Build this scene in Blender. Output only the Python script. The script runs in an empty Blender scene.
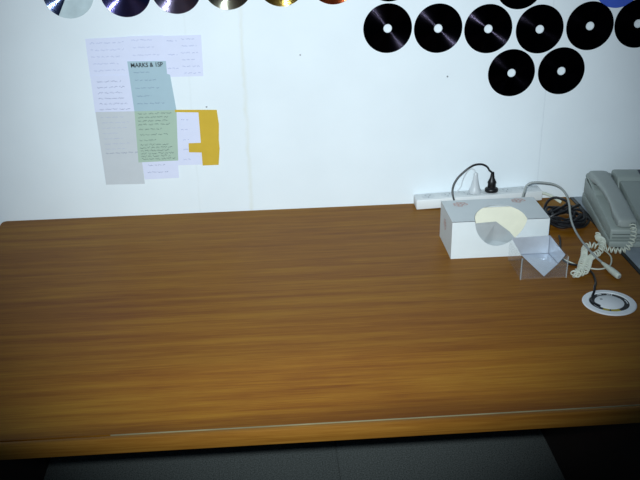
import bpy, bmesh, math, random
from mathutils import Vector, Matrix, noise
sc = bpy.context.scene
C = sc.collection
T = 0.75                       # desk-top height above the floor
W, D = 1.502, 0.952            # desk width and depth

# ------------------------------------------------------------------ camera
def cam_basis(yaw, pitch, roll):
    fwd = Vector((math.sin(yaw)*math.cos(pitch), math.cos(yaw)*math.cos(pitch), -math.sin(pitch)))
    right = Vector((math.cos(yaw), -math.sin(yaw), 0))
    up = right.cross(fwd)
    r = right*math.cos(roll) + up*math.sin(roll)
    u = -right*math.sin(roll) + up*math.cos(roll)
    return r, u, fwd
CAM = Vector((0.6994, -2.1063, 0.8638 + T))
r_, u_, f_ = cam_basis(0.06038, 0.42659, -0.02051)
cam = bpy.data.objects.new('camera', bpy.data.cameras.new('camera'))
cam.data.sensor_width = 36.0
cam.data.lens = 856.564*36.0/640.0
cam.data.clip_start = 0.01
cam.matrix_world = Matrix(((r_.x, u_.x, -f_.x, CAM.x), (r_.y, u_.y, -f_.y, CAM.y), (r_.z, u_.z, -f_.z, CAM.z), (0, 0, 0, 1)))
C.objects.link(cam)
sc.camera = cam

# ------------------------------------------------------------------ light
wd = bpy.data.worlds.new('room_ambient'); sc.world = wd
wd.use_nodes = True
wd.node_tree.nodes['Background'].inputs[0].default_value = (0.32, 0.58, 0.95, 1)
wd.node_tree.nodes['Background'].inputs[1].default_value = 0.075
fl = bpy.data.objects.new('camera_flash', bpy.data.lights.new('camera_flash', 'SPOT'))
fl.data.energy = 205
fl.data.color = (0.83, 0.94, 1.0)
fl.data.spot_size = math.radians(59)
fl.data.spot_blend = 1.0
fl.data.shadow_soft_size = 0.012
fl.location = CAM + u_*0.03 - r_*0.025
tgt = Vector((0.79, 0.0, 0.22 + T))
fl.rotation_euler = (tgt - fl.location).to_track_quat('-Z', 'Y').to_euler()
C.objects.link(fl)
sc.view_settings.view_transform = 'Standard'
sc.view_settings.look = 'None'
sc.view_settings.exposure = 0.0
sc.view_settings.gamma = 1.0
sc.view_settings.use_curve_mapping = False

# ------------------------------------------------------------------ materials
def lin(c):
    return tuple(((v/255.0)/12.92 if v/255.0 <= 0.04045 else ((v/255.0+0.055)/1.055)**2.4) for v in c) + (1,)
def mat(name, rgb, rough=0.6, metal=0.0, var=0.06, nscale=40.0, spec=0.5, bump=0.0, trans=0.0, coat=0.0):
    m = bpy.data.materials.new(name); m.use_nodes = True
    nt = m.node_tree; b = nt.nodes['Principled BSDF']
    b.inputs['Roughness'].default_value = rough; b.inputs['Metallic'].default_value = metal
    b.inputs['Specular IOR Level'].default_value = spec
    b.inputs['Transmission Weight'].default_value = trans
    b.inputs['Coat Weight'].default_value = coat
    col = lin(rgb)
    tc = nt.nodes.new('ShaderNodeTexCoord'); nz = nt.nodes.new('ShaderNodeTexNoise')
    nz.inputs['Scale'].default_value = nscale; nz.inputs['Detail'].default_value = 3
    nt.links.new(tc.outputs['Object'], nz.inputs['Vector'])
    rp = nt.nodes.new('ShaderNodeValToRGB')
    rp.color_ramp.elements[0].position = 0.3; rp.color_ramp.elements[1].position = 0.7
    rp.color_ramp.elements[0].color = tuple(max(0, c*(1-var)) for c in col[:3]) + (1,)
    rp.color_ramp.elements[1].color = tuple(min(1, c*(1+var)) for c in col[:3]) + (1,)
    nt.links.new(nz.outputs['Fac'], rp.inputs['Fac']); nt.links.new(rp.outputs['Color'], b.inputs['Base Color'])
    if bump:
        bp = nt.nodes.new('ShaderNodeBump'); bp.inputs['Strength'].default_value = bump; bp.inputs['Distance'].default_value = 0.002
        nt.links.new(nz.outputs['Fac'], bp.inputs['Height']); nt.links.new(bp.outputs['Normal'], b.inputs['Normal'])
    return m

def wood_mat(name, c0, c1, c2, rough, yscale=26.0, spec=0.5, figure_and_light=False):
    m = bpy.data.materials.new(name); m.use_nodes = True
    nt = m.node_tree; b = nt.nodes['Principled BSDF']; L = nt.links.new
    tc = nt.nodes.new('ShaderNodeTexCoord')
    def nz(scale, sx, sy, detail, rgh=0.55, dist=0.0):
        mp = nt.nodes.new('ShaderNodeMapping'); mp.inputs['Scale'].default_value = (sx, sy, sy)
        n = nt.nodes.new('ShaderNodeTexNoise'); n.inputs['Scale'].default_value = scale
        n.inputs['Detail'].default_value = detail; n.inputs['Roughness'].default_value = rgh; n.inputs['Distortion'].default_value = dist
        L(tc.outputs['Object'], mp.inputs['Vector']); L(mp.outputs['Vector'], n.inputs['Vector']); return n
    n1 = nz(1.0, 1.6, yscale*1.6, 6, 0.7, 0.3)           # broad veneer bands along x
    n2 = nz(1.0, 12.0, yscale*14, 3, 0.65)             # fine pores
    n3 = nz(1.6, 1.0, 2.2, 2, 0.5)                   # large patches
    def mix(a, bb, f):
        x = nt.nodes.new('ShaderNodeMath'); x.operation = 'MULTIPLY_ADD'
        L(a, x.inputs[0]); x.inputs[1].default_value = f; L(bb, x.inputs[2]); return x.outputs[0]
    v = nt.nodes.new('ShaderNodeMath'); v.operation = 'MULTIPLY'; v.inputs[1].default_value = 0.52
    L(n1.outputs['Fac'], v.inputs[0])
    f = mix(n2.outputs['Fac'], v.outputs[0], 0.28)
    f = mix(n3.outputs['Fac'], f, 0.20)
    rp = nt.nodes.new('ShaderNodeValToRGB'); e = rp.color_ramp.elements
    e[0].position = 0.36; e[0].color = lin(c0); e[1].position = 0.64; e[1].color = lin(c2)
    k = rp.color_ramp.elements.new(0.5); k.color = lin(c1)
    L(f, rp.inputs['Fac']); out = rp.outputs['Color']
    if figure_and_light:   # veneer bands along the desk; the lighter front one paints in flash light
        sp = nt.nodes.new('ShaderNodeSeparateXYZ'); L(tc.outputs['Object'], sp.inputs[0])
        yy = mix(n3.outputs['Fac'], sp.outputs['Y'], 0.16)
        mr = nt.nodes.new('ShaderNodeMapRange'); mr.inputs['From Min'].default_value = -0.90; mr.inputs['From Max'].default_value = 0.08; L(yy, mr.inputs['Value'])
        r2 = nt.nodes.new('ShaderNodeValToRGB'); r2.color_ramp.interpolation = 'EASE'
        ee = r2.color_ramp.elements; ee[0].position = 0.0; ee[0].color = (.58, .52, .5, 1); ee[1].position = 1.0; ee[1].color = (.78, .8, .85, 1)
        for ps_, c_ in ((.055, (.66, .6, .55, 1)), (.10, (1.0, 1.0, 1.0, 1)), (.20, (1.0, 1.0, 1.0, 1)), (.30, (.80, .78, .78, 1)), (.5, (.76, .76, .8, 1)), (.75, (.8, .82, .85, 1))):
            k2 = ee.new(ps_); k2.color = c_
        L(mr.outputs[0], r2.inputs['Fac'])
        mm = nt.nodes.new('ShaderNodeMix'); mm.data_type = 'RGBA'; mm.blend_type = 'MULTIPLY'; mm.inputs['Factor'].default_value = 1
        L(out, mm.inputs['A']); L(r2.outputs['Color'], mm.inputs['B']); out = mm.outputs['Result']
    L(out, b.inputs['Base Color'])
    b.inputs['Specular IOR Level'].default_value = spec
    rr = nt.nodes.new('ShaderNodeMapRange'); rr.inputs['To Min'].default_value = rough-0.06; rr.inputs['To Max'].default_value = rough+0.08
    L(n3.outputs['Fac'], rr.inputs['Value']); L(rr.outputs[0], b.inputs['Roughness'])
    bp = nt.nodes.new('ShaderNodeBump'); bp.inputs['Strength'].default_value = 0.12; bp.inputs['Distance'].default_value = 0.001
    L(n2.outputs['Fac'], bp.inputs['Height']); L(bp.outputs['Normal'], b.inputs['Normal'])
    return m

def wall_mat():
    m = mat('painted_wall', (228, 236, 240), 0.75, var=0.025, nscale=6, bump=0.0, spec=0.3)
    nt = m.node_tree; b = nt.nodes['Principled BSDF']; L = nt.links.new
    src = b.inputs['Base Color'].links[0].from_socket
    tc = nt.nodes.new('ShaderNodeTexCoord'); sp = nt.nodes.new('ShaderNodeSeparateXYZ'); L(tc.outputs['Object'], sp.inputs[0])
    nz = nt.nodes.new('ShaderNodeTexNoise'); nz.inputs['Scale'].default_value = 22; nz.inputs['Detail'].default_value = 6; L(tc.outputs['Object'], nz.inputs['Vector'])
    def stripe(prev, x0, wd_, col, strength):
        a = nt.nodes.new('ShaderNodeMath'); a.operation = 'MULTIPLY_ADD'; L(nz.outputs['Fac'], a.inputs[0]); a.inputs[1].default_value = wd_*2.2; L(sp.outputs['X'], a.inputs[2])
        s = nt.nodes.new('ShaderNodeMath'); s.operation = 'SUBTRACT'; L(a.outputs[0], s.inputs[0]); s.inputs[1].default_value = x0 + wd_*1.1
        ab = nt.nodes.new('ShaderNodeMath'); ab.operation = 'ABSOLUTE'; L(s.outputs[0], ab.inputs[0])
        mr = nt.nodes.new('ShaderNodeMapRange'); mr.inputs['From Min'].default_value = 0; mr.inputs['From Max'].default_value = wd_
        mr.inputs['To Min'].default_value = strength; mr.inputs['To Max'].default_value = 0; L(ab.outputs[0], mr.inputs['Value'])
        mu = nt.nodes.new('ShaderNodeMath'); mu.operation = 'MULTIPLY'; L(mr.outputs[0], mu.inputs[0]); L(nz.outputs['Fac'], mu.inputs[1])
        mx = nt.nodes.new('ShaderNodeMix'); mx.data_type = 'RGBA'; L(mu.outputs[0], mx.inputs['Factor']); L(prev, mx.inputs['A']); mx.inputs['B'].default_value = lin(col)
        return mx.outputs['Result']
    c = stripe(src, 0.647, 0.008, (205, 200, 165), 0.4)      # yellowed joint of the wall board
    c = stripe(c, 0.512, 0.004, (205, 212, 212), 0.3)
    c = stripe(c, 1.412, 0.0025, (165, 175, 185), 0.4)       # hairline crack
    L(c, b.inputs['Base Color'])
    n2 = nt.nodes.new('ShaderNodeTexNoise'); n2.inputs['Scale'].default_value = 160; n2.inputs['Detail'].default_value = 4; L(tc.outputs['Object'], n2.inputs['Vector'])
    bp = nt.nodes.new('ShaderNodeBump'); bp.inputs['Strength'].default_value = 0.10; bp.inputs['Distance'].default_value = 0.002
    L(n2.outputs['Fac'], bp.inputs['Height']); L(bp.outputs['Normal'], b.inputs['Normal'])
    return m

def disc_mat(name, rgb, rough=0.10, tilt=0.34):
    """mirror metal with fine concentric grooves (rings of tilted normals)"""
    m = mat(name, rgb, rough, 1.0, var=0.02, nscale=15)
    nt = m.node_tree; b = nt.nodes['Principled BSDF']; L = nt.links.new
    tc = nt.nodes.new('ShaderNodeTexCoord'); ge = nt.nodes.new('ShaderNodeNewGeometry')
    def vm(op, a, c=None, sc_=None):
        n = nt.nodes.new('ShaderNodeVectorMath'); n.operation = op; L(a, n.inputs[0])
        if c is not None: L(c, n.inputs[1])
        if sc_ is not None: L(sc_, n.inputs['Scale'])
        return n
    ln = vm('LENGTH', tc.outputs['Object']).outputs['Value']
    rad = vm('NORMALIZE', tc.outputs['Object']).outputs['Vector']
    def ma(op, a, v):
        n = nt.nodes.new('ShaderNodeMath'); n.operation = op; L(a, n.inputs[0]); n.inputs[1].default_value = v; return n.outputs[0]
    w = ma('MULTIPLY', ma('SINE', ma('MULTIPLY', ln, 9000.0), 0.0), tilt)
    nn = vm('NORMALIZE', vm('ADD', ge.outputs['Normal'], vm('SCALE', rad, None, w).outputs['Vector']).outputs['Vector']).outputs['Vector']
    L(nn, b.inputs['Normal'])
    return m

M = {}
M['wall'] = wall_mat()
M['wood'] = wood_mat('brown_wood_veneer', (122, 68, 12), (148, 95, 22), (172, 122, 34), 0.45, spec=0.13, figure_and_light=True)
M['lip'] = wood_mat('edge_lipping_wood', (114, 68, 18), (142, 94, 32), (166, 118, 48), 0.5, 40, 0.2)
M['panel'] = wood_mat('dark_end_panel_wood', (44, 18, 10), (52, 22, 12), (60, 27, 14), 0.6, 20)
M['worn'] = mat('worn_lipping_joint', (138, 130, 98), 0.6, var=0.35, nscale=9)
M['carpet'] = mat('charcoal_carpet', (138, 145, 142), 0.95, var=0.5, nscale=260, bump=0.6, spec=0.1)
M['skirt'] = mat('dark_skirting', (40, 24, 18), 0.6)
M['grey_top'] = mat('grey_laminate', (142, 152, 160), 0.5)
M['black'] = mat('black_plastic', (17, 17, 20), 0.42, var=0.1)
M['blackcord'] = mat('black_cable', (15, 15, 20), 0.45, var=0.1)
M['carton'] = mat('white_carton', (214, 221, 222), 0.55, var=0.015)
M['cream'] = mat('cream_carton_inside', (234, 231, 210), 0.8, var=0.03)
M['rose'] = mat('faded_rose_print', (206, 176, 170), 0.6, var=0.1)
M['film'] = mat('silvery_wrapper_film', (184, 191, 193), 0.35, metal=0.25, var=0.08, nscale=30)
M['tissue'] = mat('white_tissue', (232, 232, 228), 0.9, var=0.03, bump=0.2)
M['silverfoil'] = mat('silver_film', (198, 206, 216), 0.28, metal=0.4, var=0.10, nscale=22, bump=0.25)
M['crease_shade'] = mat('grey_crease_shade', (128, 136, 150), 0.5)
M['strip'] = mat('white_plastic', (222, 226, 226), 0.45, var=0.02)
M['slot'] = mat('socket_dark', (165, 171, 174), 0.7)
M['socket'] = mat('socket_face', (214, 219, 220), 0.5)
M['clearplug'] = mat('pale_plug_plastic', (215, 221, 224), 0.3, var=0.02, trans=0.15)
M['brass'] = mat('brass_pin', (190, 160, 90), 0.3, metal=1.0)
M['phone'] = mat('grey_phone_plastic', (150, 160, 155), 0.5, var=0.02)
M['handset'] = mat('grey_handset_plastic', (158, 166, 162), 0.42, var=0.02)
M['phonedark'] = mat('phone_recess', (92, 100, 98), 0.6)
M['key'] = mat('phone_key', (190, 196, 194), 0.5)
M['lcd'] = mat('dark_display', (28, 34, 58), 0.2)
M['greycord'] = mat('grey_cable', (150, 156, 154), 0.45, var=0.03)
M['whitecord'] = mat('off_white_cord', (206, 212, 198), 0.45, var=0.03)
M['grom'] = mat('white_grommet', (236, 240, 242), 0.4, var=0.01)
M['yellow'] = mat('yellow_print', (176, 158, 40), 0.6, var=0.1)
M['ink'] = mat('blue_black_ink', (70, 80, 130), 0.8)
M['inkdark'] = mat('dark_ink', (38, 50, 62), 0.8)
M['inkfaint'] = mat('faint_ink', (165, 172, 205), 0.8)
M['marker'] = mat('black_marker', (14, 16, 18), 0.8)
M['p_white'] = mat('white_note_paper', (216, 220, 240), 0.85, var=0.015)
M['p_grey'] = mat('grey_note_paper', (198, 203, 207), 0.85, var=0.015)
M['p_teal'] = mat('blue_green_note_paper', (166, 190, 200), 0.85, var=0.015)
M['p_green'] = mat('green_note_paper', (168, 190, 172), 0.85, var=0.02)
M['p_yellow'] = mat('mustard_note_paper', (204, 170, 52), 0.85, var=0.03)
M['nail'] = mat('nail_steel', (150, 152, 155), 0.4, metal=0.7)
M['d_black'] = disc_mat('black_disc', (12, 10, 15), 0.14)
M['d_hub'] = mat('clear_disc_hub', (220, 228, 232), 0.3, var=0.01)
M['d_blue'] = mat('blue_disc_label', (62, 92, 190), 0.4, var=0.03)
M['d_clear'] = mat('bare_disc_plastic', (188, 204, 208), 0.25, var=0.12, nscale=25)
def clear(name, rgb, alpha):
    m = mat(name, rgb, 0.08, var=0.005); m.node_tree.nodes['Principled BSDF'].inputs['Alpha'].default_value = alpha; return m
M['acrylic'] = clear('clear_acrylic', (225, 232, 235), 0.03)
M['acrylic_edge'] = clear('clear_acrylic_edge', (225, 232, 235), 0.25)

# ------------------------------------------------------------------ helpers
def link(o, parent=None):
    C.objects.link(o)
    if parent: o.parent = parent
    return o
def mesh_obj(name, bm, m, parent=None, loc=(0, 0, 0), smooth=False):
    bmesh.ops.recalc_face_normals(bm, faces=bm.faces)
    me = bpy.data.meshes.new(name); bm.to_mesh(me); bm.free()
    me.materials.append(M[m] if isinstance(m, str) else m)
    if smooth:
        for p in me.polygons: p.use_smooth = True
        me.set_sharp_from_angle(angle=math.radians(40))
    o = bpy.data.objects.new(name, me); o.location = loc
    return link(o, parent)
def tag(o, label, cat, group=None):
    o['label'] = label; o['category'] = cat
    if group: o['group'] = group
    return o
def struct(o):
    o['kind'] = 'structure'; return o
def empty(name, loc, rz=0):
    o = bpy.data.objects.new(name, None); o.location = loc; o.rotation_euler = (0, 0, rz); o.empty_display_size = 0.05
    return link(o)
def box(bm, x0, x1, y0, y1, z0, z1, bev=0.0, seg=2):
    vs = [bm.verts.new(v) for v in ((x0, y0, z0), (x1, y0, z0), (x1, y1, z0), (x0, y1, z0), (x0, y0, z1), (x1, y0, z1), (x1, y1, z1), (x0, y1, z1))]
    fs = [bm.faces.new([vs[i] for i in q]) for q in ((3, 2, 1, 0), (4, 5, 6, 7), (0, 1, 5, 4), (1, 2, 6, 5), (2, 3, 7, 6), (3, 0, 4, 7))]
    if bev:
        es = list({e for f in fs for e in f.edges})
        bmesh.ops.bevel(bm, geom=es, offset=bev, segments=seg, profile=0.5, affect='EDGES')
def bx(name, m, dims, parent=None, bev=0.0, loc=(0, 0, 0), seg=2):
    bm = bmesh.new(); box(bm, *dims, bev=bev, seg=seg); return mesh_obj(name, bm, m, parent, loc, smooth=bev > 0)
def prism(bm, pts, vec):
    """closed polygon of 3D points extruded by vec"""
    vec = Vector(vec)
    a = [bm.verts.new(p) for p in pts]; b = [bm.verts.new(Vector(p)+vec) for p in pts]
    n = len(pts)
    bm.faces.new(a); bm.faces.new(b[::-1])
    for i in range(n): bm.faces.new((a[i], b[i], b[(i+1) % n], a[(i+1) % n]))
def spline(pts, step=0.004):
    P = [Vector(p) for p in pts]; P = [P[0]*2-P[1]] + P + [P[-1]*2-P[-2]]
    out = []
    for i in range(1, len(P)-2):
        n = max(2, int((P[i+1]-P[i]).length/step))
        for k in range(n):
            t = k/n; a, b, c, d = P[i-1:i+3]
            out.append(0.5*((2*b) + (c-a)*t + (2*a-5*b+4*c-d)*t*t + (-a+3*b-3*c+d)*t**3))
    out.append(P[-2]); return out
def sweep(bm, path, r, seg=8):
    """round tube along path, r a number or a list"""
    n = len(path); up = Vector((0.13, 0.31, 0.94)); rings = []
    for i, p in enumerate(path):
        t = (path[min(i+1, n-1)]-path[max(i-1, 0)]).normalized()
        s = t.cross(up)
        if s.length < 1e-5: s = t.cross(Vector((1, 0, 0)))
        s.normalize(); up = s.cross(t).normalized()
        rr = r[i] if isinstance(r, (list, tuple)) else r
        rings.append([bm.verts.new(p + (s*math.cos(2*math.pi*k/seg) + up*math.sin(2*math.pi*k/seg))*rr) for k in range(seg)])
    for a, b in zip(rings, rings[1:]):
        for k in range(seg): bm.faces.new((a[k], a[(k+1) % seg], b[(k+1) % seg], b[k]))
    bm.faces.new(rings[0][::-1]); bm.faces.new(rings[-1])
def lathe(bm, prof, seg=32, M4=None, y=1.0):
    """profile [(r,z)] round z, closed at poles if r==0"""
    rows = []
    for r, z in prof:
        if r < 1e-7: rows.append([bm.verts.new((0, 0, z))])
        else: rows.append([bm.verts.new((r*math.cos(2*math.pi*k/seg), y*r*math.sin(2*math.pi*k/seg), z)) for k in range(seg)])
    for a, b in zip(rows, rows[1:]):
        for k in range(seg):
            q = [a[k % len(a)], a[(k+1) % len(a)], b[(k+1) % len(b)], b[k % len(b)]]
            q = list(dict.fromkeys(q))
            if len(q) > 2: bm.faces.new(q)
    if M4: bmesh.ops.transform(bm, matrix=M4, verts=[v for r in rows for v in r])
def ring_prof(r0, r1, z0, z1):
    return [(r0, z0), (r1, z0), (r1, z1), (r0, z1), (r0, z0)]

# ------------------------------------------------------------------ setting
bm = bmesh.new(); box(bm, -1.8, 3.4, -3.6, 0.12, -0.06, -0.004)
floor = struct(mesh_obj('floor', bm, 'carpet'))
for x0, x1 in ((-1.8, 0.8565), (0.8585, 3.4)):
    bx('carpet_strip', 'carpet', (x0, x1, -3.6, 0.0, -0.004, 0.004), floor, 0.002)
struct(bx('wall_back', 'wall', (-1.8, 3.4, 0.0, 0.12, 0.0, 2.6)))
struct(bx('baseboard_back', 'skirt', (-1.8, 3.4, -0.014, 0.0, 0.004, 0.085), bev=0.003))

# ------------------------------------------------------------------ desk
desk = tag(empty('desk', (0, 0, 0.004)), 'large brown wood-veneer desk standing against the white wall', 'desk')
dz = T - 0.004
bm = bmesh.new()
rc = 0.012
pts = []
for cx, cy, a0 in ((W-rc, -0.001-rc, 0), (rc, -0.001-rc, 90)):
    for k in range(7):
        a = math.radians(a0+15*k); pts.append((cx+rc*math.cos(a), cy+rc*math.sin(a), dz-0.029))
pts += [(0, -D+0.012, dz-0.029), (W, -D+0.012, dz-0.029)]
prism(bm, pts, (0, 0, 0.029))
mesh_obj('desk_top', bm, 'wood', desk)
bx('front_lipping', 'lip', (0, W, -D, -D+0.0105, dz-0.030, dz-0.0003), desk, 0.0022)['label'] = 'lighter solid wood front edge strip'
bx('lipping_joint', 'worn', (0.42, W, -D+0.0107, -D+0.012, dz-0.029, dz+0.0001), desk)['label'] = 'pale worn joint along the front edge'
for x0 in (0.0, W-0.02):
    bx('end_panel', 'panel', (x0, x0+0.02, -D+0.07, -0.03, 0.0, dz-0.029), desk, 0.001)
bx('back_rail', 'panel', (0.02, W-0.02, -0.045, -0.025, dz-0.16, dz-0.029), desk, 0.001)

# ------------------------------------------------------------------ side table under the telephone
st = tag(empty('side_table', (0, 0, 0.004)), 'grey laminate side table with black edge under the telephone', 'table')
bx('table_top', 'grey_top', (1.5145, 2.25, -0.70, -0.002, dz-0.025, dz), st, 0.001)
bx('edge_band', 'black', (1.5045, 1.5145, -0.70, -0.002, dz-0.026, dz-0.0005), st, 0.001)
for x, y in ((1.53, -0.68), (2.20, -0.68), (1.53, -0.06), (2.20, -0.06)):
    bx('leg', 'black', (x, x+0.035, y, y+0.035, 0.0, dz-0.025), st, 0.003)

# ------------------------------------------------------------------ discs on the wall
def disc_mesh(name, r0, r1, th, a0=0.0, a1=360.0):
    bm = bmesh.new(); n = 64
    full = a1-a0 >= 359.9
    k = max(4, int(n*(a1-a0)/360)); rows = []
    prof = [(r0, 0), (r1-0.0004, 0), (r1, 0.0004), (r1, th-0.0004), (r1-0.0004, th), (r0, th)]
    for i in range(k if full else k+1):
        a = math.radians(a0+(a1-a0)*i/k)
        rows.append([bm.verts.new((r*math.cos(a), -d, r*math.sin(a))) for r, d in prof])
    m = len(rows); q = len(prof)
    for i in range(m if full else m-1):
        A, B = rows[i], rows[(i+1) % m]
        for j in range(q): bm.faces.new((A[j], A[(j+1) % q], B[(j+1) % q], B[j]))
    if not full: bm.faces.new(rows[0]); bm.faces.new(rows[-1][::-1])
    bmesh.ops.recalc_face_normals(bm, faces=bm.faces)
    me = bpy.data.meshes.new(name); bm.to_mesh(me); bm.free(); return me
def add(name, me, m, parent, loc=(0, 0, 0)):
    me = me if me.materials and me.materials[0] == m else (me.copy() if me.materials else me)
    if not me.materials: me.materials.append(m)
    o = bpy.data.objects.new(name, me); o.location = loc; return link(o, parent)
black_me = disc_mesh('black_disc', 0.0105, 0.06, 0.0014); black_me.materials.append(M['d_black'])
hub_me = disc_mesh('disc_hub', 0.0075, 0.0105, 0.0012); hub_me.materials.append(M['d_hub'])
G1 = 'black discs fixed to the wall'
row = [(1.003, .465, 'black disc on the wall, leftmost of the long row'),
       (1.128, .461, 'black disc on the wall, second from left in the long row'),
       (1.253, .456, 'black disc on the wall, third from left in the long row'),
       (1.3825, .451, 'black disc on the wall, fourth from left in the long row'),
       (1.509, .455, 'black disc on the wall, fifth from left in the long row'),
       (1.631, .457, 'black disc at the right end of the long row, cut by the picture edge'),
       (1.3195, .344, 'left one of the two lowest black discs, above the tissue box'),
       (1.4475, .3445, 'right one of the two lowest black discs, above the tissue box'),
       (1.324, .561, 'black disc above the third and fourth discs, lower rim showing'),
       (1.006, .589, 'black disc above the leftmost black disc, only its rim showing')]
for x, z, lab in row:
    e = tag(empty('compact_disc', (x, -0.0004, T+z)), lab, 'disc', G1)
    for me, n in ((black_me, 'disc_body'), (hub_me, 'hub')):
        o = bpy.data.objects.new(n, me); link(o, e)
e = tag(empty('compact_disc', (1.569, -0.0004, T+.557)), 'blue disc on the wall between two black discs at the top right', 'disc')
bm_ = disc_mesh('blue_disc', 0.0105, 0.06, 0.0014); add('disc_body', bm_, M['d_blue'], e)
link(bpy.data.objects.new('hub', hub_me), e)
G2 = 'silver discs along the top of the wall'
sil = [(.246, .572, (125, 140, 190), 'silver disc with a clear patch, leftmost along the top'),
       (.379, .571, (125, 120, 190), 'silver disc with violet-blue streak, second from left along the top'),
       (.498, .575, (165, 155, 190), 'silver disc, third from left along the top'),
       (.620, .581, (170, 170, 152), 'silver disc with pale streak, fourth from left along the top'),
       (.747, .585, (185, 158, 80), 'silver disc with golden gleam, fifth from left along the top'),
       (.871, .586, (215, 105, 55), 'orange-gleaming disc beside the black ones, sixth along the top')]
for i, (x, z, col, lab) in enumerate(sil):
    e = tag(empty('compact_disc', (x, -0.0004, T+z)), lab, 'disc', G2)
    m = disc_mat('silver_disc_gleam', tuple(c*0.8 for c in col))  # rainbow gleam of each disc painted in as its metal colour
    if i == 0:
        add('disc_body', disc_mesh('disc_sector', 0.018, 0.06, 0.0014, -8, 242), m, e)
        c = add('bare_patch', disc_mesh('disc_clear_sector', 0.018, 0.06, 0.0013, 242, 352), M['d_clear'], e); c['label'] = 'clear uncoated patch'
    else:
        add('disc_body', disc_mesh('silver_disc', 0.018, 0.06, 0.0014), m, e)
    add('hub', disc_mesh('disc_hub_wide', 0.0075, 0.018, 0.0012), M['d_hub'], e)

# ------------------------------------------------------------------ notes on the wall
random.seed(4)
def note(poly, m, layer, label, lines=(), group='handwritten notes on the wall'):
    """poly: outline in wall (x, z); lines: (x0, x1, z, height, ink, weight)"""
    x0 = min(p[0] for p in poly); z0 = min(p[1] for p in poly)
    y = -0.0005*layer
    e = tag(empty('paper_note', (x0, 0, T+z0)), label, 'note', group)
    bm = bmesh.new(); prism(bm, [(p[0]-x0, y, p[1]-z0) for p in poly], (0, -0.0004, 0))
    mesh_obj('sheet', bm, m, e)
    byink = {}
    for L in lines: byink.setdefault(L[4], []).append(L)
    for ink, ls in byink.items():
        bm = bmesh.new(); yy = y-0.0005
        for a, b, z, h, _, w in ls:
            x = a
            while x < b:
                wl = random.uniform(0.006, 0.016); xe = min(b, x+wl)
                n = max(3, int((xe-x)/0.0011)); prev = None
                for k in range(n+1):
                    px = x+(xe-x)*k/n; pz = z + random.uniform(-1, 1)*h*0.5
                    if prev:
                        A = [(prev[0]-x0, yy, prev[1]-z0-w/2), (px-x0, yy, pz-z0-w/2), (px-x0, yy, pz-z0+w/2), (prev[0]-x0, yy, prev[1]-z0+w/2)]
                        bm.faces.new([bm.verts.new(v) for v in A])
                    prev = (px, pz)
                x = xe + random.uniform(0.002, 0.005)
        mesh_obj('handwriting', bm, ink, e)['kind'] = 'stuff'
    return e
def lines(x0, x1, zs, h, ink, w, rag=0.3):
    return [(x0+random.uniform(0, .004), x1-random.uniform(0, rag)*(x1-x0), z, h, ink, w) for z in zs]
def fr(a, b, n): return [a+(b-a)*i/(n-1) for i in range(n)]
note([(.272, .463), (.374, .465), (.374, .366), (.272, .368)], 'p_white', 1, 'white handwritten note, top left of the cluster', lines(.280, .365, fr(.452, .385, 5), .004, 'inkfaint', .0010))
note([(.372, .466), (.458, .466), (.458, .40), (.372, .40)], 'p_white', 2, 'white note directly above the blue-green sheet with black heading', lines(.38, .45, fr(.456, .42, 3), .004, 'inkfaint', .0010))
note([(.454, .464), (.549, .464), (.547, .363), (.456, .364)], 'p_white', 1, 'white handwritten note, top right of the cluster', lines(.462, .49, fr(.452, .385, 3), .003, 'inkfaint', .0012)+lines(.497, .543, fr(.455, .372, 6), .0035, 'inkfaint', .0012))
note([(.273, .374), (.370, .372), (.372, .277), (.273, .280)], 'p_white', 3, 'white note with blue handwriting above the grey sheet', lines(.283, .362, fr(.358, .288, 6), .0045, 'ink', .0008, .25))
note([(.274, .283), (.373, .281), (.376, .088), (.277, .090)], 'p_grey', 4, 'tall grey sheet, lowest at the left of the cluster', lines(.283, .36, fr(.268, .185, 7), .0025, 'inkfaint', .0007, .6)+lines(.284, .371, [.174], .004, 'ink', .0008, 0.05))
hd = note([(.366, .406), (.459, .404), (.459, .372), (.466, .370), (.474, .279), (.370, .279)], 'p_teal', 5, 'blue-green sheet with bold black marker heading', lines(.378, .45, fr(.378, .30, 5), .003, 'ink', .0007, .5))
fc = bpy.data.curves.new('heading', 'FONT'); fc.body = 'MARKS & 1SP'; fc.size = 0.0150; fc.offset = 0.0003; fc.space_character = 1.0
fo = bpy.data.objects.new('heading_source', fc); C.objects.link(fo)
dg = bpy.context.evaluated_depsgraph_get()
hm = bpy.data.meshes.new_from_object(fo.evaluated_get(dg)); bpy.data.objects.remove(fo)
hw = max(v.co.x for v in hm.vertices)
hm.transform(Matrix.Diagonal((0.078/hw, 1, 1, 1))); hm.transform(Matrix.Rotation(math.pi/2, 4, 'X'))
hm.materials.clear(); hm.materials.append(M['marker'])
ho = bpy.data.objects.new('heading', hm); ho.location = (.373-.366, -0.0025-0.0006, .391-.279); link(ho, hd)
ho['label'] = 'bold black hand-lettered heading'
note([(.370, .281), (.474, .281), (.467, .148), (.366, .147)], 'p_green', 6, 'pale green sheet densely written in dark ink', lines(.375, .466, fr(.274, .246, 4), .004, 'inkdark', .0010, .2)+lines(.374, .455, fr(.234, .205, 3), .004, 'inkdark', .0009, .5)+lines(.373, .462, fr(.193, .155, 6), .005, 'inkdark', .0010, .2))
note([(.374, .165), (.466, .165), (.465, .101), (.377, .100)], 'p_white', 5, 'white slip sticking out below the green sheet', lines(.385, .44, (.138, .119), .003, 'ink', .0007))
note([(.460, .273), (.534, .273), (.532, .134), (.462, .135)], 'p_white', 4, 'white slip between the green sheet and the mustard paper', lines(.480, .505, fr(.255, .15, 5), .004, 'inkfaint', .0012))
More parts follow.
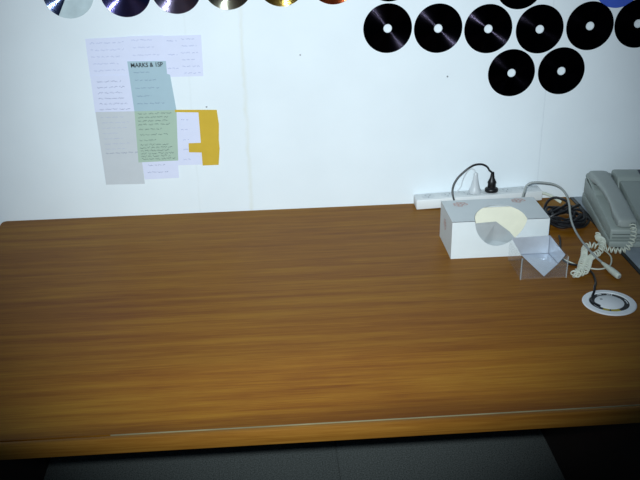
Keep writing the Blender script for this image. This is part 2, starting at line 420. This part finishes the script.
ye = note([(.470, .2815), (.574, .2775), (.577, .24), (.574, .20), (.5745, .176), (.569, .132), (.528, .132), (.528, .167), (.496, .169), (.497, .193), (.528, .193), (.528, .2725), (.470, .2755)], 'p_yellow', 7, 'mustard yellow paper cut in an angular shape, right of the notes', lines(.535, .568, fr(.262, .145, 9), .002, 'p_yellow', .0006))
def nail(x, z, lab, y0=0.0):
    bm = bmesh.new(); lathe(bm, [(0, 0), (.0006, 0), (.0006, .006), (.0022, .0062), (.0022, .0072), (0, .0076)], 10, Matrix.Translation((x, y0, T+z)) @ Matrix.Rotation(math.pi/2, 4, 'X'))
    tag(mesh_obj('nail', bm, 'nail', smooth=True), lab, 'nail')
nail(.787, .409, 'small nail in the bare wall left of the black discs')
nail(1.155, .342, 'small nail in the wall below the black discs')
nail(.5495, .287, 'thin nail above the mustard yellow paper')

# ------------------------------------------------------------------ tissue box
bx0, bx1, by0, by1, bh = 1.107, 1.332, -.348, -.217, .092
tb = tag(empty('tissue_box', (bx0, by0, T)), 'white cardboard tissue box with torn oval opening', 'tissue box')
bw, bd = bx1-bx0, by1-by0; th = 0.0008
ox0, ox1 = .052, .173; ocx = (ox0+ox1)/2; orx = (ox1-ox0)/2
def arc(n=20): return [math.pi*k/n for k in range(n+1)]
bm = bmesh.new()   # front panel with the lower half of the opening
pts = [(0, 0, 0), (bw, 0, 0), (bw, 0, bh)] + [(ocx+orx*(math.cos(a)*(1-0.20*math.sin(a)))-.006*math.sin(a), 0, bh-.064*math.sin(a)**0.85) for a in arc()] + [(0, 0, bh)]
prism(bm, pts, (0, th, 0)); mesh_obj('front_panel', bm, 'carton', tb)
bm = bmesh.new()
pts = [(bw, 0, bh-th), (bw, bd, bh-th), (0, bd, bh-th), (0, 0, bh-th)] + [(ocx-orx*math.cos(a)+.012*math.sin(a), .092*math.sin(a)**0.9, bh-th) for a in arc()]
prism(bm, pts, (0, 0, th)); mesh_obj('top_panel', bm, 'carton', tb)
bx('side_panel', 'carton', (0, th, th, bd, 0, bh-th), tb); bx('side_panel', 'carton', (bw-th, bw, th, bd, 0, bh-th), tb)
bx('back_panel', 'carton', (th, bw-th, bd-th, bd, 0, bh-th), tb); bx('bottom_panel', 'carton', (th, bw-th, th, bd-th, 0.0, th), tb)
o = bx('inner_lining', 'cream', (th*2, bw-th*2, bd-.050, bd-.048, th, bh-2*th), tb); o['label'] = 'cream card inside the opening'
def rosette(parent, cx, cy, r, plane):
    bm = bmesh.new()
    for j in range(7):
        a0 = 2*math.pi*j/7; px, py = (0, 0) if j == 6 else (math.cos(a0)*r*.62, math.sin(a0)*r*.62)
        for k in range(10):
            a, b = 2*math.pi*k/10, 2*math.pi*(k+1)/10
            rr0, rr1 = r*.40, r*.20
            q = [(px+rr0*math.cos(a), py+rr0*math.sin(a)), (px+rr0*math.cos(b), py+rr0*math.sin(b)), (px+rr1*math.cos(b), py+rr1*math.sin(b)), (px+rr1*math.cos(a), py+rr1*math.sin(a))]
            if plane == 'top': v = [(cx+u*1.25, cy+w, bh+.0003+.00006*j) for u, w in q]
            else: v = [(-.0003-.00006*j, cx+u, cy+w) for u, w in q]
            bm.faces.new([bm.verts.new(p) for p in v])
    mesh_obj('rose_print', bm, 'rose', parent)
rosette(tb, .041, .103, .0145, 'top'); rosette(tb, .183, .112, .0140, 'top'); rosette(tb, .075, .055, .014, 'side')
# folded wrapper inside the opening
wr = tag(empty('tissue_wrapper', (bx0, by0, T)), 'silvery grey plastic wrapper folded inside the tissue box opening', 'wrapper')
bm = bmesh.new()
def sheet(bm, quads, t=0.0006):
    for q in quads:
        n = (Vector(q[1])-Vector(q[0])).cross(Vector(q[2])-Vector(q[0])).normalized()*t
        prism(bm, [Vector(p) for p in q], n)
sheet(bm, [((.045, .012, .081), (.104, .012, .0838), (.101, .016, .034), (.060, .010, .002))])
mesh_obj('left_fold', bm, 'film', wr)
bm = bmesh.new(); sheet(bm, [((.104, .012, .0838), (.138, .014, .056), (.166, .016, .022), (.101, .016, .034)), ((.101, .016, .034), (.166, .016, .022), (.160, .010, .002), (.060, .010, .002))])
mesh_obj('right_fold', bm, 'film', wr)

# ------------------------------------------------------------------ clear box with silver film
cb = tag(empty('acrylic_box', (1.235, -.468, T)), 'small clear acrylic box in front of the tissue box', 'box')
cw, cd, ch, ct = .104, .099, .052, .0016
bx('front_wall', 'acrylic', (0, cw, 0, ct, 0, ch), cb); bx('back_wall', 'acrylic', (0, cw, cd-ct, cd, 0, ch), cb)
bx('side_wall', 'acrylic', (0, ct, ct, cd-ct, 0, ch), cb); bx('side_wall', 'acrylic', (cw-ct, cw, ct, cd-ct, 0, ch), cb)
for ex in (0, cw-.0022): bx('corner_edge', 'acrylic_edge', (ex, ex+.0022, -.0006, .0, 0, ch), cb)
bx('base', 'acrylic', (ct, cw-ct, ct, cd-ct, 0, ct), cb)
sf = tag(empty('silver_sheet', (0, 0, T)), 'folded silvery sheet lying inside the clear acrylic box', 'foil')
A, B = (1.2385, -.3725, .0575), (1.3265, -.3735, .060)
I1, I2 = (1.262, -.376, .017), (1.3265, -.376, .0165)
I3, Cc, P4 = (1.3325, -.426, .0145), (1.3325, -.463, .0535), (1.290, -.463, .0035)
for n, q in (('back_fold', (A, B, I2, I1)), ('side_fold', (B, Cc, I3, I2)), ('lower_fold', (I1, I2, I3, P4))):
    bm = bmesh.new(); sheet(bm, [q], 0.0006); mesh_obj(n, bm, 'silverfoil', sf)

for a_, b_ in ((I1, I2), (I2, I3), (B, I2)):
    bm = bmesh.new(); sweep(bm, [Vector(a_).lerp(Vector(b_), t/4) + Vector((-.0006, -.0008, .0006)) for t in range(5)], .0006, 6); mesh_obj('crease_shade', bm, 'crease_shade', sf)  # dark grey tubes put the shade along the folds into colour

# ------------------------------------------------------------------ power strip
ps = tag(empty('power_strip', (1.079, -.0475, T)), 'long white power strip along the wall behind the tissue box', 'power strip')
ps.rotation_euler = (0, -math.radians(2.0), 0)
SL, SD, SH = .335, .046, .027
bx('housing', 'strip', (0, SL, 0, SD, 0, SH), ps, 0.003)
for k in range(6):
    cx = .035+.052*k
    f = bmesh.new(); lathe(f, [(0, 0), (.0175, 0), (.0175, .0006), (.0165, .0009), (0, .0009)], 24, Matrix.Translation((cx, SD/2, SH-.0001)))
    so = mesh_obj('socket', f, 'socket', ps)
    for dx, dy, rz in ((-.006, .004, 30), (.006, .004, -30), (0, -.008, 0)):
        f = bmesh.new(); box(f, -.001, .001, -.0035, .0035, 0, .0004)
        bmesh.ops.transform(f, matrix=Matrix.Translation((cx+dx, SD/2+dy, SH+.0007)) @ Matrix.Rotation(math.radians(rz), 4, 'Z'), verts=f.verts)
        mesh_obj('slot', f, 'slot', so)
bm = bmesh.new(); sweep(bm, spline([(SL-.004, .023, .013), (SL+.012, .021, .011), (SL+.03, .014, .004), (SL+.05, -.004, -.008)]), [.0055]*3+[.0035]*60 if False else .004)
mesh_obj('supply_cord', bm, 'whitecord', ps, smooth=True)
zt = T+.0355
def plug(loc, m, lab, cord_pts, cm, prof, cord_r, ridges):
    e = tag(empty('power_plug', loc), lab, 'plug')
    bm = bmesh.new(); lathe(bm, prof, 20, y=.85); mesh_obj('body', bm, m, e, smooth=True)
    for dx in (-.006, .006): bx('pin', 'brass', (dx-.0008, dx+.0008, -.003, .003, -.0004, .003), e)
    for k in range(ridges):
        bm = bmesh.new(); lathe(bm, ring_prof(.003, .0052-.0004*k, .037+.004*k, .039+.004*k), 14); mesh_obj('strain_ridge', bm, m, e)
    bm = bmesh.new(); sweep(bm, spline(cord_pts), cord_r); mesh_obj('cord', bm, cm, e, smooth=True)
px, py = 1.281, -.028
q = lambda x, y, z: (x-px, y-py, T+z-zt-.0005)
plug((px, py, zt+.0005), 'black', 'black plug standing in the power strip with a looping cord',
     [(0, 0, .040), (-.002, -.002, .053), q(1.270, -.036, .098), q(1.261, -.042, .111), q(1.246, -.045, .119), q(1.228, -.047, .119), q(1.213, -.05, .113), q(1.197, -.052, .101), q(1.183, -.055, .088), q(1.173, -.058, .072), q(1.169, -.062, .055), q(1.171, -.07, .038), q(1.178, -.09, .018), q(1.20, -.14, .006), q(1.26, -.18, .004), q(1.34, -.19, .004), q(1.39, -.17, .004)],
     'blackcord', [(0, .0), (.0165, .0), (.0178, .002), (.0178, .007), (.0165, .0095), (.011, .012), (.0105, .020), (.0118, .026), (.0095, .031), (.0062, .038), (.005, .046), (.004, .054), (0, .055)], .0026, 3)
px, py = 1.237, -.027
zt2 = T+.0343
plug((px, py, zt2), 'clearplug', 'pale translucent plug standing in the power strip beside the black plug',
     [(0, .0, .052), (-.002, .004, .060), (-.008, .008, .064), (-.016, .012, .060), (-.024, .015, .046), (-.030, .017, .028), (-.034, .016, .012), (-.044, .0175, -.0035)],
     'clearplug', [(0, 0), (.016, 0), (.017, .002), (.0165, .006), (.0125, .014), (.0105, .022), (.0078, .034), (.0056, .046), (.0055, .053), (.003, .056), (0, .0565)], .0016, 0)

# ------------------------------------------------------------------ cable grommet in the desk
gx, gy = 1.388, -.590
gr = tag(empty('cable_grommet', (gx, gy, T)), 'round white cable grommet with black ring set in the desk', 'grommet')
bm = bmesh.new(); lathe(bm, [(.040, 0), (.054, 0), (.0545, .0012), (.053, .0028), (.041, .0034), (.040, .0022), (.040, 0)], 48); mesh_obj('flange', bm, 'grom', gr, smooth=True)
bm = bmesh.new(); lathe(bm, ring_prof(.0295, .040, 0, .0018), 48); mesh_obj('dark_ring', bm, 'black', gr)
bm = bmesh.new(); lathe(bm, [(0, 0), (.0295, 0), (.0295, .0026), (.0285, .0032), (0, .0032)], 48); mesh_obj('inner_cap', bm, 'grom', gr, smooth=True)
def arcbit(a0, a1, r0, r1, m, n='ring_mark'):
    bm = bmesh.new(); k = max(2, int((a1-a0)/6)); pts = []
    for i in range(k+1): a = math.radians(a0+(a1-a0)*i/k); pts.append((r1*math.cos(a), r1*math.sin(a), .0018))
    for i in range(k+1): a = math.radians(a1-(a1-a0)*i/k); pts.append((r0*math.cos(a), r0*math.sin(a), .0018))
    prism(bm, pts, (0, 0, .0003)); mesh_obj(n, bm, m, gr)
arcbit(228, 250, .0305, .0392, 'yellow'); arcbit(255, 286, .0305, .0392, 'yellow')
arcbit(96, 112, .034, .0375, 'socket'); arcbit(66, 78, .033, .036, 'socket'); arcbit(345, 372, .035, .037, 'socket'); arcbit(60, 64, .031, .038, 'socket'); arcbit(190, 215, .034, .036, 'slot')
bm = bmesh.new(); lathe(bm, [(0, 0), (.003, 0), (.003, .001), (0, .0012)], 12, Matrix.Translation((-.013, .012, .0032))); mesh_obj('screw', bm, 'slot', gr)

# ------------------------------------------------------------------ loose cables
def cable(name, pts, r, m, lab, cat='cable', seg=8):
    bm = bmesh.new(); sweep(bm, spline([(p[0], p[1], T+p[2]) for p in pts]), r, seg)
    return tag(mesh_obj(name, bm, m, smooth=True), lab, cat)
cable('black_cable', [(1.361, -.6085, .0048), (1.3545, -.597, .005), (1.3535, -.583, .0055), (1.359, -.570, .008), (1.366, -.560, .0145), (1.372, -.545, .017), (1.382, -.525, .011), (1.390, -.505, .0045), (1.397, -.48, .003), (1.400, -.457, .003), (1.395, -.430, .003), (1.380, -.416, .003), (1.364, -.405, .003), (1.358, -.37, .003), (1.372, -.325, .003), (1.385, -.285, .003), (1.392, -.255, .003)], .0026, 'blackcord', 'thin black cable running from the grommet past the clear box')
# tangle: one long black lead wound in loops
random.seed(11)
pts = []
N = 240
for i in range(N):
    a = i/N*2*math.pi*10.5
    kk = .5+.5*abs(math.sin(i*.083)); rx = .049*kk+.006*math.sin(i*.37)+random.uniform(-.003, .003); ry = .054*kk+.007*math.cos(i*.23)+random.uniform(-.004, .004)
    cx = 1.433+.006*math.sin(i*.11); cy = -.168+.008*math.cos(i*.17)
    z = .004+.016*(i/N)+.006*math.sin(a*1.5+i*.05)**2
    ca, sa = rx*math.cos(a), ry*math.sin(a)
    # squashed loop slanting to the right
    pts.append((cx+ca+.12*sa, cy+sa*.95, z))
pts += [(1.452, -.128, .034), (1.43, -.105, .042), (1.41, -.105, .034), (1.396, -.12, .018), (1.385, -.15, .008)]
bm = bmesh.new(); sweep(bm, spline([(p[0], p[1], T+p[2]) for p in pts], .006), .0033, 7)
tg = tag(mesh_obj('cable_coil', bm, 'blackcord', smooth=True), 'tangled coil of black cable between tissue box and telephone', 'cable')
cable('black_cable', [(1.372, -.19, .0035), (1.39, -.195, .030), (1.425, -.19, .040), (1.45, -.175, .042), (1.472, -.15, .038), (1.488, -.12, .024), (1.489, -.09, .008), (1.482, -.075, .0035), (1.470, -.062, .0035)], .003, 'blackcord', 'black cable strand bridging over the black cable coil')
# grey audio-style lead with inline end
gl = tag(empty('grey_lead', (0, 0, T)), 'grey lead arching over the tissue box, ending in a fat connector', 'cable')
bm = bmesh.new()
path = [(1.30, -.10, .004), (1.305, -.15, .02), (1.311, -.185, .06), (1.314, -.200, .099), (1.318, -.202, .116), (1.329, -.203, .1235), (1.345, -.204, .1245), (1.362, -.204, .1225), (1.380, -.204, .119), (1.396, -.205, .112), (1.409, -.207, .101), (1.418, -.212, .086), (1.4235, -.218, .066), (1.4238, -.2281, .048), (1.4205, -.2565, .0355), (1.4175, -.296, .029), (1.4155, -.340, .0268), (1.4175, -.382, .0240), (1.4266, -.410, .016), (1.4345, -.424, .0105), (1.4365, -.43, .0085)]
sp_ = spline(path); sweep(bm, sp_, .0026); mesh_obj('cord', bm, 'greycord', gl, smooth=True)
bm = bmesh.new(); c0, c1 = Vector((1.4350, -.424, .0095)), Vector((1.4475, -.490, .0078)); dd = (c1-c0)
sweep(bm, [c0+dd*t for t in (0, .12, .3, .5, .55, .9, .97, 1)], [.0032, .0042, .0056, .0066, .0074, .0074, .0066, .004], 14); mesh_obj('connector', bm, 'whitecord', gl, smooth=True)
bm = bmesh.new(); sweep(bm, [c0+dd*1.0, c0+dd*1.03], .0035, 12); mesh_obj('connector_tip', bm, 'greycord', gl, smooth=True)
cable('white_cable', [(1.357, -.375, .003), (1.366, -.392, .0025), (1.386, -.420, .0025), (1.405, -.434, .0025), (1.425, -.440, .0025), (1.450, -.428, .0025), (1.466, -.400, .0025), (1.473, -.370, .0025), (1.468, -.325, .0025), (1.474, -.295, .0025)], .0017, 'whitecord', 'thin white cable curving under the grey connector')

# ------------------------------------------------------------------ telephone
ph = tag(empty('telephone', (1.4865, -.328, T), -math.radians(7)), 'grey desk telephone at the right edge on the side table', 'telephone')
PW, PL = .25, .285
def prof_extrude(pts, x0, x1, bev=0.0):
    bm = bmesh.new(); prism(bm, [(x0, y, z) for y, z in pts], (x1-x0, 0, 0))
    if bev:
        bmesh.ops.recalc_face_normals(bm, faces=bm.faces)
        bmesh.ops.bevel(bm, geom=[e for e in bm.edges if e.calc_face_angle(0) > 0.35], offset=bev, segments=2, profile=.5, affect='EDGES')
    return bm
mesh_obj('base', prof_extrude([(0, 0.0005), (PL, 0.0005), (PL, .030), (0, .016)], 0, PW, .003), 'phone', ph, smooth=True)
# front face grooves
mesh_obj('body', prof_extrude([(.003, .017), (PL-.003, .0305), (PL-.003, .072), (PL-.03, .0775), (.012, .048), (.004, .044)], .001, PW-.001, .004), 'phone', ph, smooth=True)
# raised cradle side at the rear left, and rear hood
mesh_obj('cradle', prof_extrude([(.150, .060), (PL-.004, .073), (PL-.006, .084), (PL-.020, .092), (PL-.030, .092), (PL-.034, .078), (.185, .0745), (.17, .068)], .001, .062, .005), 'phone', ph, smooth=True)
mesh_obj('hood', prof_extrude([(.20, .066), (PL-.002, .072), (PL-.004, .094), (PL-.02, .1005), (PL-.06, .096)], .066, PW-.002, .005), 'phone', ph, smooth=True)
mesh_obj('front_panel', prof_extrude([(.006, .046), (.222, .070), (.216, .088), (.200, .0885), (.016, .064), (.008, .058)], .070, PW-.004, .004), 'phone', ph, smooth=True)
sl = math.atan2(.0245, .184)
def panelmat(x, y): return Matrix.Translation((x, y, .064+(y-.016)*math.tan(sl))) @ Matrix.Rotation(sl, 4, 'X')
bm = bmesh.new(); box(bm, -.042, .042, -.015, .015, -.001, .0012, .0008); bmesh.ops.transform(bm, matrix=Matrix.Translation((.168, .2455, .0992)) @ Matrix.Rotation(.112, 4, 'X'), verts=bm.verts); mesh_obj('display', bm, 'lcd', ph)
kb = bmesh.new(); box(kb, -.007, .007, -.005, .005, -.0005, .003, .001)
km = bpy.data.meshes.new('key'); kb.to_mesh(km); kb.free(); km.materials.append(M['key'])
for i in range(3):
    for j in range(4):
        o = bpy.data.objects.new('key', km); o.matrix_local = panelmat(.13+.022*i, .045+.024*j); link(o, ph)
for z in (.024, .033): bx('groove', 'phonedark', (.006, PW-.006, .0015, .0045, z, z+.0012), ph)
# handset: arched bar on the left side with two blocky ends
def loft(bm, sections):
    rows = []
    for y, zc, hw, hh, xc in sections:
        row = []
        for k in range(16):
            a = 2*math.pi*(k+.5)/16; c, s = math.cos(a), math.sin(a)
            ex = .45
            row.append(bm.verts.new((xc+hw*math.copysign(abs(c)**ex, c), y, zc+hh*math.copysign(abs(s)**ex, s))))
        rows.append(row)
    for a, b in zip(rows, rows[1:]):
        for k in range(16): bm.faces.new((a[k], a[(k+1) % 16], b[(k+1) % 16], b[k]))
    bm.faces.new(rows[0]); bm.faces.new(rows[-1])
hs = tag(empty('telephone_handset', (1.495, -.322, T), -math.radians(4)), 'grey telephone handset resting on the left of the telephone', 'handset')
bm = bmesh.new()
loft(bm, [(-.0125, .0640, .0185, .0085, .027), (-.010, .0640, .0215, .0105, .027), (.003, .0648, .0228, .0128, .027), (.035, .0690, .0230, .0130, .0275), (.048, .0760, .0220, .0095, .028), (.070, .0815, .0205, .0090, .028), (.11, .0885, .0200, .0085, .0285), (.15, .0925, .0205, .0085, .0285), (.185, .0945, .0220, .0095, .0285), (.20, .0930, .0232, .0120, .0285), (.232, .0925, .0235, .0125, .0285), (.246, .0905, .0220, .0105, .0285), (.250, .0895, .0185, .0070, .0285)])
mesh_obj('grip', bm, 'handset', hs, smooth=True)
for y, z in ((.0195, .0555), (.218, .0795)):
    bm = bmesh.new(); lathe(bm, [(0, -.004), (.017, -.004), (.0185, 0), (.0185, .005), (0, .005)], 24, Matrix.Translation((.028, y, z)) @ Matrix.Rotation(.1, 4, 'X')); mesh_obj('ear_cap', bm, 'phonedark', hs, smooth=True)
bx('cord_socket', 'phonedark', (.034, .044, -.0145, -.011, .058, .066), hs, .001)

# coiled cord from the handset to the desk and back to the side of the phone
ax = spline([(1.5325, -.3385, .060), (1.531, -.352, .052), (1.524, -.366, .034), (1.511, -.372, .017), (1.494, -.366, .010), (1.477, -.357, .010), (1.461, -.349, .011), (1.447, -.336, .012), (1.434, -.335, .012), (1.421, -.349, .011), (1.412, -.372, .010), (1.402, -.397, .0142), (1.391, -.418, .0142), (1.380, -.440, .0135), (1.372, -.456, .010), (1.365, -.468, .010)], .0005)
def helix(ax, rad, pitch, sub=10):
    L = [0]
    for a, b in zip(ax, ax[1:]): L.append(L[-1]+(b-a).length)
    out = []; n = int(L[-1]/pitch*sub); j = 0; up = Vector((0, .2, 1))
    for i in range(n):
        s = L[-1]*i/n
        while L[j+1] < s: j += 1
        t = (ax[min(j+3, len(ax)-1)]-ax[max(j-3, 0)]).normalized(); p = ax[j].lerp(ax[j+1], (s-L[j])/max(1e-9, L[j+1]-L[j]))
        e1 = t.cross(up).normalized(); e2 = e1.cross(t).normalized(); up = e2
        a = 2*math.pi*i/sub
        out.append(p + e1*math.cos(a)*rad + e2*math.sin(a)*rad + Vector((0, 0, T)))
    return out
cc = tag(empty('coiled_cord', (0, 0, 0)), 'off-white coiled telephone cord hanging from the handset onto the desk', 'cord')
bm = bmesh.new(); sweep(bm, helix(ax, .0064, .0092), .0018, 6); mesh_obj('coil', bm, 'whitecord', cc, smooth=True)
ax2 = spline([(1.365, -.468, .010), (1.3565, -.4765, .0095), (1.3555, -.4655, .0095), (1.364, -.462, .0095), (1.376, -.468, .0105), (1.390, -.450, .0138), (1.403, -.424, .0138), (1.415, -.400, .0105), (1.430, -.384, .0100), (1.446, -.372, .0110), (1.457, -.362, .021), (1.463, -.345, .026), (1.467, -.320, .020), (1.474, -.295, .011), (1.479, -.275, .0105)], .0005)
bm = bmesh.new(); sweep(bm, helix(ax2, .0064, .0092), .0018, 6); mesh_obj('return_coil', bm, 'whitecord', cc, smooth=True)
